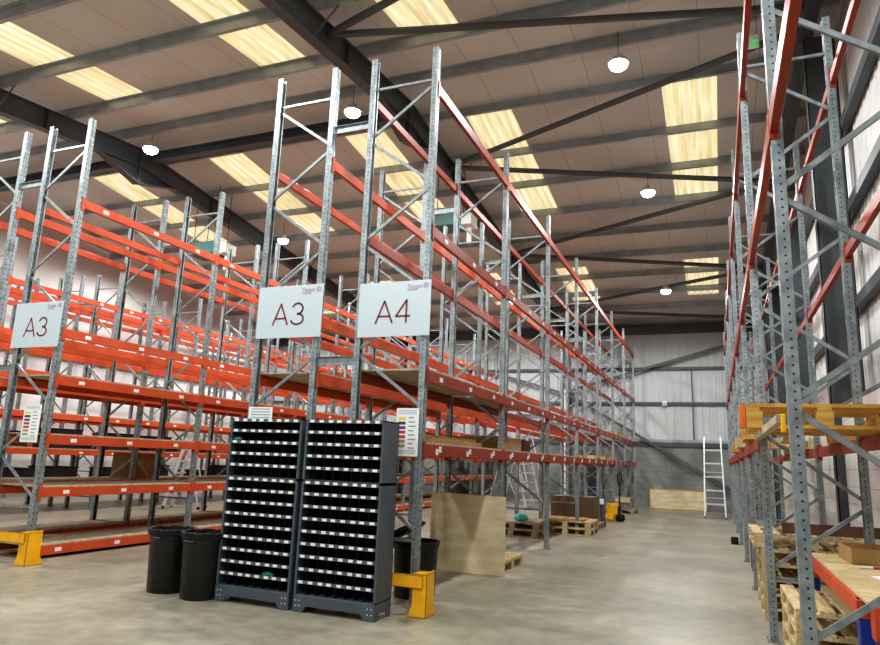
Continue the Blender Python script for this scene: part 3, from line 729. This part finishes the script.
fl = put(MB().box(-.52, .4, -.5, .5, 0, .015, 'card').box(-.45, .45, -.35, .42, .015, .03, 'card').mesh('flattened_cardboard'), 'flattened_cardboard', None, (-3.2, 15.7, .29), .08)
tag(fl, 'flattened brown cardboard lying on the pale pallet stack at the aisle edge', 'cardboard')
bag = put(MB().lathe([(.02, 0), (.8, .1), (1, .4), (.8, .8), (.3, 1)], 'teal_cloth', 16).mesh('plastic_bag', smooth=True), 'plastic_bag', None, (-3.86, 14.3, .303)); bag.scale = (.17, .13, .15)
tag(bag, 'teal plastic bag resting on the pallet stack behind the plywood sheet', 'bag')
pallet('weathered pallet under the large brown carton beyond the pale pallet stack', -3.2, 17.1, 0, 0, 'wood_old', 1.1, 1.1)
carton('large dark brown carton standing on a pallet in front of the blue door', -3.25, 17.1, .145, 1.0, .95, .6, 0, 'card_dark')
pallet('weathered pallet beside the yellow pallet truck', -3.3, 18.65, 0, 0, 'wood_old', 1.0, .9)
carton('long dark brown carton lying on the pallet beside the yellow pallet truck', -3.3, 18.65, .145, .9, .8, .2, 0, 'card_dark')
# shrink wrap roll stood on the carton pallet
rw = thing('wrap_roll', 'grey roll of stretch wrap standing on end at the pallet beside the truck', 'roll', (-2.68, 17.78, 0))
put(MB().tube((0, 0, 0), (-.03, 0, .55), .06, 'steel_dark', 14).mesh('roll'), 'roll', rw); put(MB().tube((-.03, 0, .55), (-.04, 0, .68), .05, 'paper', 14).mesh('core'), 'core', rw)
pallet('weathered pallet far down the A4 row below the white carton', -3.0, 23.6, 0, 0, 'wood_old', 1.0, 1.0)
carton('pale carton with raised flaps on the farthest pallet of the A4 row', -2.95, 23.6, .145, .6, .6, .36, 0, 'deck', True)

# pallet truck
pt = thing('pallet_truck', 'yellow hand pallet truck with upright black handle beside the A4 row', 'pallet truck', (-2.62, 19.85, 0), radians(0))
put(MB().box(-.75, -.1, -.24, -.09, .06, .12, 'yellow').box(-.75, -.1, .09, .24, .06, .12, 'yellow').mesh('forks', bevel=.01), 'forks', pt)
put(MB().prism([(-.16, .05), (.0, .05), (.02, .2), (-.06, .48), (-.18, .48)], -.25, .25, 'y', 'yellow').mesh('body', bevel=.01), 'body', pt)
for s in (-1, 1): put(MB().tube((.1, s*.06-.03, .1), (.1, s*.06+.03, .1), .1, 'rubber', 20).mesh('wheel'), 'wheel', pt)
put(MB().tube((.1, -.08, .1), (.1, .08, .1), .03, 'purple', 10).tube((.08, 0, .1), (.08, 0, .42), .05, 'purple', 12).mesh('pump'), 'pump', pt)
hh = put(MB().tube((.08, 0, .4), (.1, 0, 1.02), .02, 'black', 10).mesh('handle_shaft'), 'handle_shaft', pt)
lp = MB(); pts_ = [(.02*0, -.03, 1.0), (0, -.1, 1.1), (0, -.1, 1.25), (0, -.05, 1.3), (0, .05, 1.3), (0, .1, 1.25), (0, .1, 1.1), (0, .03, 1.0)]
for a, b in zip(pts_[:-1], pts_[1:]): lp.tube((a[0]+.1, a[1], a[2]), (b[0]+.1, b[1], b[2]), .018, 'black', 8)
lp.tube((.1, 0, 1.02), (.1, 0, 1.28), .012, 'black', 6)
o = put(lp.mesh('handle_grip'), 'handle_grip', pt); 
# truck faces the aisle: rotate loop to be seen from the camera
pt.rotation_euler = (0, 0, radians(-24)); pt.location = (-2.62, 19.85, 0)

# items on the A4 lower shelf
z16 = 1.675
o = put(MB().box(-.35, .35, -.85, .85, 0, .06, 'card').box(-.33, .3, -.8, .75, .06, .1, 'card').mesh('cardboard_sheets', bevel=.003), 'cardboard_sheets', None, (-3.3, 8.0, z16)); tag(o, 'flat stack of brown cardboard sheets on the A4 row lower shelf, nearest bay', 'cardboard')
carton('open brown cardboard box on the A4 row lower shelf, second bay', -3.3, 10.45, z16, .62, 1.2, .2, 0, 'card', True, flaps=False)
carton('dark brown carton next to the open box on the A4 row lower shelf', -3.3, 11.6, z16, .5, .5, .2, 0, 'card_dark')
for i, (y, l, mm) in enumerate(((19.6, 'pale timber offcut on the A4 lower shelf beyond the pallets', 'wood'), (21.9, 'brown timber offcut far along the A4 lower shelf', 'timber_gold'))):
    o = put(MB().box(-.3, .3, -.7, .7, 0, .05, mm).box(-.25, .28, -.6, .65, .05, .09, mm).mesh('timber_bundle', bevel=.003), 'timber_bundle', None, (-3.28, y, z16)); tag(o, l, 'timber')
# mesh-deck items on 2.42 far bay: pallet piece
pallet('pale pallet lying on the A4 row third level near its far end', -3.28, 22.6, 2.445, pi/2, 'wood', 1.0, .8)

# items on the left shelves
carton('brown cardboard box on the shelf behind the aluminium stepladder, left rack', -10.25, 14.0, .95, .5, .6, .3, 0, 'card_dark')
carton('leaning brown carton on the A3 shelf behind the notice row', -10.2, 9.9, .95, .5, .6, .45, .3, 'card')
carton('brown carton beside the right foot of the stepladder shelf', -10.2, 16.4, .95, .5, .7, .32, 0, 'card')
o = put(MB().box(-.3, .3, -.6, .6, 0, .03, 'card').mesh('folded_carton'), 'folded_carton', None, (-14.4, 10.0, 1.42)); tag(o, 'flat folded carton on a distant rack shelf', 'cardboard')

stock = None
random.seed(11)
for (xr, z, ks) in ((-14.4, .622, range(0, 7)), (-14.4, 1.422, (1, 2, 4, 5, 6)), (-15.7, 1.422, (2, 3, 5))):
    for k in ks:
        for q in range(2):
            y = Y0+k*PITCH+.8+q*1.3
            if stock is None:
                stock = thing('stock_crate', 'dark stock crate on the distant shelves beyond the far left A3 row', 'crate', (xr, y, z), 0, 'dark stock crates on the distant shelves')
                b = MB(); b.box(-.3, .3, -.45, .45, 0, .02, 'black')
                for a in (-1, 1):
                    b.box(min(a*.28, a*.3), max(a*.28, a*.3), -.45, .45, .02, .42, 'black').box(-.28, .28, min(a*.43, a*.45), max(a*.43, a*.45), .02, .42, 'black')
                put(b.mesh('crate_body', bevel=.004), 'crate_body', stock)
                put(MB().box(-.32, .32, -.47, .47, .42, .45, 'rubber').mesh('rim', bevel=.004), 'rim', stock)
            else:
                c = copy_tree(stock); c.location = (xr, y, z); c.scale = (1, random.uniform(.7, 1.1), random.uniform(.5, 1.1))
# ------------------------------------------------------------------ stepladders
def stepladder(label, x, y, w, h, n, rz=0, spread=.9, m='alu', rear=True, tread=.1, wheels=False):
    root = thing('stepladder', label, 'ladder', (x, y, 0), rz, 'aluminium stepladders')
    top = spread*.45
    for s in (-1, 1):
        put(MB().bar((s*w/2, 0, .03), (s*w/2*.8, top, h), .04, .08, m, up=(0, 1, 0)).mesh('stile'), 'stile', root)
        if rear: put(MB().bar((s*w/2, spread, .03), (s*w/2*.8, top+.06, h*.93), .025, .04, m, up=(0, 1, 0)).mesh('rear_leg'), 'rear_leg', root)
        for yy in ((0, spread) if rear else (0,)):
            put(MB().tube((s*w/2-.02, yy, .04), (s*w/2+.02, yy, .04), .04, 'rubber', 12).mesh('foot'), 'foot', root)
    for k in range(1, n+1):
        t = k/(n+1.); zz = h*t; yy = top*t; ww = w*(1-.2*t)
        put(MB().box(-ww/2, ww/2, yy-.02, yy+tread, zz-.025, zz+.025, m).mesh('tread', bevel=.003), 'tread', root)
    if rear:
        for t in (.25, .6): put(MB().bar((-w/2*(1-.2*t), spread+(top+.06-spread)*t, h*.93*t), (w/2*(1-.2*t), spread+(top+.06-spread)*t, h*.93*t), .03, .03, m).mesh('cross_bar'), 'cross_bar', root)
    return root
stepladder('tall aluminium step ladder standing before the far wall at the end of the aisle', -.10, 23.7, .62, 2.55, 5, 0, .95)
stepladder('white stepladder leaning in the aisle beyond the far left A3 row', -13.3, 14.2, .55, 1.8, 5, radians(-68), .9)
st = stepladder('large silver warehouse steps in the A3 aisle seen through the racks', -5.6, 22.3, .7, 2.9, 9, radians(58), 1.9, tread=.2)
for s in (-1, 1):
    put(MB().tube((s*.35, -.1, .7), (s*.3, .75, 3.3), .018, 'alu', 8).tube((s*.3, .75, 3.3), (s*.3, .9, 2.8), .018, 'alu', 8).mesh('handrail'), 'handrail', st)
    put(MB().tube((s*.35, 0, .06), (s*.35, 1.6, .06), .018, 'alu', 8).tube((s*.35, .3, .1), (s*.33, 1.3, 1.6), .015, 'alu', 8).mesh('side_frame'), 'side_frame', st)

o = put(MB().box(-1.0, 1.0, 0, .02, 0, .74, 'ply').box(-1.0, 1.0, -.02, 0, .0, .03, 'timber_gold').box(-1.0, 1.0, -.02, 0, .71, .74, 'timber_gold').box(-1.0, -.97, -.02, 0, .03, .71, 'timber_gold').mesh('framed_board', bevel=.002), 'framed_board', None, (-1.38, YF-.16, 0)); o.rotation_euler = (radians(-6), 0, 0); tag(o, 'low framed plywood board leaning on the far wall left of the step ladder', 'board')
dp = thing('downpipe', 'white vertical pipe fixed to the far wall column behind the A4 row', 'pipe', (-5.48, YF-.5, 0))
put(MB().tube((0, 0, 0), (0, 0, 4.4), .055, 'white', 16).mesh('pipe'), 'pipe', dp)
for z in (1.2, 3.4): put(MB().tube((0, 0, z), (0, 0, z+.05), .065, 'steel_dark', 16).box(-.02, .02, 0, .1, z, z+.05, 'steel_dark').mesh('pipe_clip'), 'pipe_clip', dp)
wl = thing('wall_fitting', 'small white box fitting on the upper far wall rail', 'fitting', (-1.75, YF-.1, 3.93)); put(MB().box(-.08, .08, -.06, .04, -.1, .08, 'white').mesh('casing', bevel=.01), 'casing', wl); put(MB().box(-.05, .05, -.08, -.06, -.06, .0, 'galv').mesh('lens'), 'lens', wl)

# ------------------------------------------------------------------ right-hand rack contents
for i, z in enumerate((0, .145, .29, .435)):
    pallet(['bottom pale pallet of the stack under the workbench', 'second pale pallet from the floor in the stack under the workbench', 'third pale pallet from the floor in the stack under the workbench', 'top pale pallet of the stack under the workbench'][i], .96, 6.1, z, pi/2+.01*(i % 2), 'wood', 1.1, 1.0)
for i in range(6):
    pallet(['bottom pale pallet of the tall stack in the second bay of the right rack', 'pallet second from the floor in the second bay of the right rack', 'pallet third from the floor in the second bay of the right rack', 'pallet fourth from the floor in the second bay of the right rack', 'pallet fifth from the floor in the second bay of the right rack', 'top pale pallet of the stack in the second bay of the right rack'][i], .95 if i < 5 else .88, 8.75, .145*i, pi/2, 'wood', 1.2, 1.1)
o = put(MB().box(0, 1.3, 0, .03, 0, .11, 'brown_board').mesh('brown_plank', bevel=.003), 'brown_plank', None, (.62, 8.3, .871)); tag(o, 'dark brown plank standing on edge on the pallet stack behind the workbench', 'plank')
carton('dark brown carton on the floor far along the right rack', .8, 12.0, 0, .7, .9, .45, 0, 'card_dark')
# workbench
wb = thing('workbench', 'packing workbench with pale top, orange edge beam and blue legs at right', 'workbench', (.74, 4.72, 0))
put(MB().box(0, .9, -.2, 2.3, .80, .82, 'wood').mesh('bench_top', bevel=.002), 'bench_top', wb)
put(MB().box(-.02, .03, .02, 2.3, .7, .8, 'orange').box(.87, .9, .02, 2.3, .7, .8, 'orange').mesh('edge_beam', bevel=.003), 'edge_beam', wb)
for (x, y) in ((0, .0), (.82, 0), (0, 2.22), (.82, 2.22), (.05, -.2)):
    lg = put(MB().box(x-.02, x+.05, y, y+.09, 0, .74, 'blue').mesh('leg', bevel=.004), 'leg', wb)
    put(MB().box(x-.03, x+.06, y-.01, y+.1, .7 if y == 0 else .62, .8, 'orange').mesh('bracket', bevel=.003), 'bracket', lg)
carton('open brown cardboard tray on the workbench', 1.28, 6.6, .82, .68, .5, .12, .05, 'card', True, flaps=False)
o = put(MB().box(-.2, .2, -.15, .15, 0, .004, 'paper').mesh('paper_sheet'), 'paper_sheet', None, (1.18, 5.55, .822), .2); tag(o, 'white paper sheets lying on the workbench', 'paper')
kn = thing('marker_pen', 'small red and white marker pen on the workbench', 'pen', (1.02, 6.1, .83), .3)
put(MB().tube((-.07, 0, 0), (.03, 0, 0), .009, 'white', 8).mesh('barrel'), 'barrel', kn); put(MB().tube((.03, 0, 0), (.08, 0, 0), .01, 's_red', 8).mesh('cap'), 'cap', kn)
bs = put(MB().lathe([(.16, 0), (.17, .02), (.19, .3), (.2, .3), (.18, .29), (.15, .03)], 'black', 24).mesh('black_tub', smooth=True), 'black_tub', None, (1.25, 5.15, 0)); tag(bs, 'round black tub on the floor beneath the workbench', 'tub')
# stock on the right rack's 1.84 level
zl = 1.845
pallet('golden wooden pallet on the right rack shelf above the workbench, orange block end', .80, 6.55, zl, 0, 'timber_gold', 1.12, 1.05).scale = (1, 1, 1.35)
o = put(MB().box(-.025, .02, -1.2, 1.38, -.055, 0, 'deck').mesh('glare_lit_beam', bevel=.003), 'glare_lit_beam', None, (.37, 5.77, zl)); put(MB().box(-.0, .025, -1.23, -1.16, -.11, .0, 'yellow').mesh('end_block', bevel=.005), 'end_block', o, label='yellow painted end block'); tag(o, 'rack beam with glare painted into its pale colour, bridging the two nearest posts of the right rack', 'timber')  # rack beam top under glare, built as a pale bar
o = put(MB().box(-.02, .02, -.09, .09, 0, .19, 'timber_orange').mesh('orange_board'), 'orange_board', None, (.215, 6.15, zl+.0)); tag(o, 'short orange stained board at the left end of the golden pallets', 'board')
for i, y in enumerate((8.7, 11.6, 14.4)):
    pallet(['golden pallet on the shelf level of the right rack, second bay', 'golden pallet on the shelf level of the right rack, third bay', 'golden pallet on the shelf level of the right rack, fourth bay'][i], .82, y, zl, pi/2, 'timber_gold' if i != 1 else 'wood', 1.1, 1.05)
o = put(MB().box(-.09, .05, -.08, .08, 0, .14, 'rubber').mesh('post_protector', bevel=.01), 'post_protector', None, (.31, 15.96, 0)); tag(o, 'small black rubber block at the foot of a right rack post', 'block')

# ------------------------------------------------------------------ lamps, heaters, exit sign
def lamp_light(loc, power, parent=None):
    ld = bpy.data.lights.new('lamp_light', 'SPOT'); ld.energy = power; ld.shadow_soft_size = .16; ld.color = (.97, .99, 1)
    ld.spot_size = radians(172); ld.spot_blend = .35
    lo = bpy.data.objects.new('lamp_light', ld); COL.objects.link(lo); lo.parent = parent; lo.location = loc
def high_bay(label, x, y, z, power):
    root = thing('high_bay_lamp', label, 'lamp', (x, y, z), group='round white high bay lamps under the roof')
    put(MB().lathe([(.17, .02), (.18, .05), (.16, .08), (.09, .1), (.08, .17), (.05, .19)], 'alu', 28).mesh('housing', smooth=True), 'housing', root)
    put(MB().lathe([(.03, -.085), (.09, -.072), (.135, -.04), (.155, .0), (.155, .03)], 'lampglass', 28).mesh('diffuser', smooth=True), 'diffuser', root)
    top = zroof(y)-z
    put(MB().tube((0, 0, .19), (0, 0, top), .006, 'black', 6).mesh('suspension_wire'), 'suspension_wire', root)
    lamp_light((0, 0, -.15), power, root)
PW = 570
high_bay('round high bay lamp nearest the top of the photo over the open aisle', -1.27, 10.6, 8.15, PW)
high_bay('round high bay lamp between the A3 and A4 rack tops', -6.45, 10.7, 8.2, PW)
high_bay('round high bay lamp at upper left beside the dark rafter', -11.75, 10.75, 8.2, PW)
high_bay('round high bay lamp second along the open aisle', -1.24, 15.6, 7.82, PW)
high_bay('round high bay lamp farthest along the open aisle', -1.3, 22.3, 7.1, PW)
high_bay('round high bay lamp seen through the beams of the A4 row', -6.6, 22.6, 7.1, PW)
high_bay('round high bay lamp above the top end of the far left A3 row', -11.8, 16.1, 7.75, PW)
# bodiless lights continuing the lamp grid; the weak one by the right wall is added fill
for (x, y) in ((-1.27, 4.5), (-6.5, 4.5), (-11.8, 4.5), (-17, 10.7), (-17, 17), (-1.27, -1.5), (-6.5, -1.5), (-12, 22.6), (-17, 23.5), (-6.55, 16.4), (-17, 4.5), (1.4, 1.5)):
    lamp_light((x, y, zp(y)-.35), PW if x != 1.4 else 90)

def heater(label, x, y, z):
    root = thing('unit_heater', label, 'heater', (x, y, z), group='teal unit heaters hung under the rafters')
    put(MB().box(-.55, .35, -.3, .3, 0, .36, 'teal').mesh('casing', bevel=.02), 'casing', root)
    put(MB().box(.35, .62, -.22, .22, .02, .3, 'white').mesh('outlet', bevel=.01), 'outlet', root)
    put(MB().tube((.5, 0, 0), (.5, 0, -.4), .06, 'white', 14).mesh('duct'), 'duct', root)
    hg = MB()
    for a in (-.45, .25):
        for b in (-.25, .25): hg.tube((a, b, .36), (a, b, zroof(y+b)-z), .01, 'black', 6)
    put(hg.mesh('hanger_rods'), 'hanger_rods', root)
heater('teal unit heater hanging behind the far left A3 row tops', -12.55, 14.0, 6.68)
heater('teal unit heater hanging behind the top of the A4 sign row', -5.75, 14.4, 6.95)
ex = thing('exit_sign', 'small green and white running man exit sign hanging near the right rack top', 'sign', (.72, 9.5, 7.35))
put(MB().box(-.07, .07, -.02, .02, 0, .2, 'white').mesh('casing', bevel=.005), 'casing', ex)
em = MB().box(-.064, .064, -.024, -.02, .01, .12, 'exitgreen')
put(em.mesh('exit_panel'), 'exit_panel', ex)
mn = MB().tube((.05, -.026, .088), (.05, -.024, .088), .011, 'white', 10).bar((.045, -.025, .078), (.03, -.025, .05), .002, .014, 'white').bar((.03, -.025, .05), (.055, -.025, .035), .002, .009, 'white').bar((.03, -.025, .05), (.005, -.025, .03), .002, .009, 'white').bar((.045, -.025, .072), (.07, -.025, .062), .002, .007, 'white').bar((.045, -.025, .072), (.02, -.025, .066), .002, .007, 'white')
mn.box(-.05, -.02, -.025, -.024, .02, .09, 'white'); put(mn.mesh('running_man'), 'running_man', ex)
hgx = MB().tube((-.05, 0, .2), (-.05, 0, zroof(9.5)-7.35), .004, 'black', 6).tube((.05, 0, .2), (.05, 0, zroof(9.5)-7.35), .004, 'black', 6); put(hgx.mesh('hanger_rods'), 'hanger_rods', ex)

# ------------------------------------------------------------------ world and view
w = bpy.data.worlds.new('world'); SC.world = w; w.use_nodes = True
w.node_tree.nodes['Background'].inputs[0].default_value = (.92, .96, 1, 1); w.node_tree.nodes['Background'].inputs[1].default_value = .4
SC.view_settings.view_transform = 'Standard'; SC.view_settings.look = 'Medium High Contrast'; SC.view_settings.exposure = .0
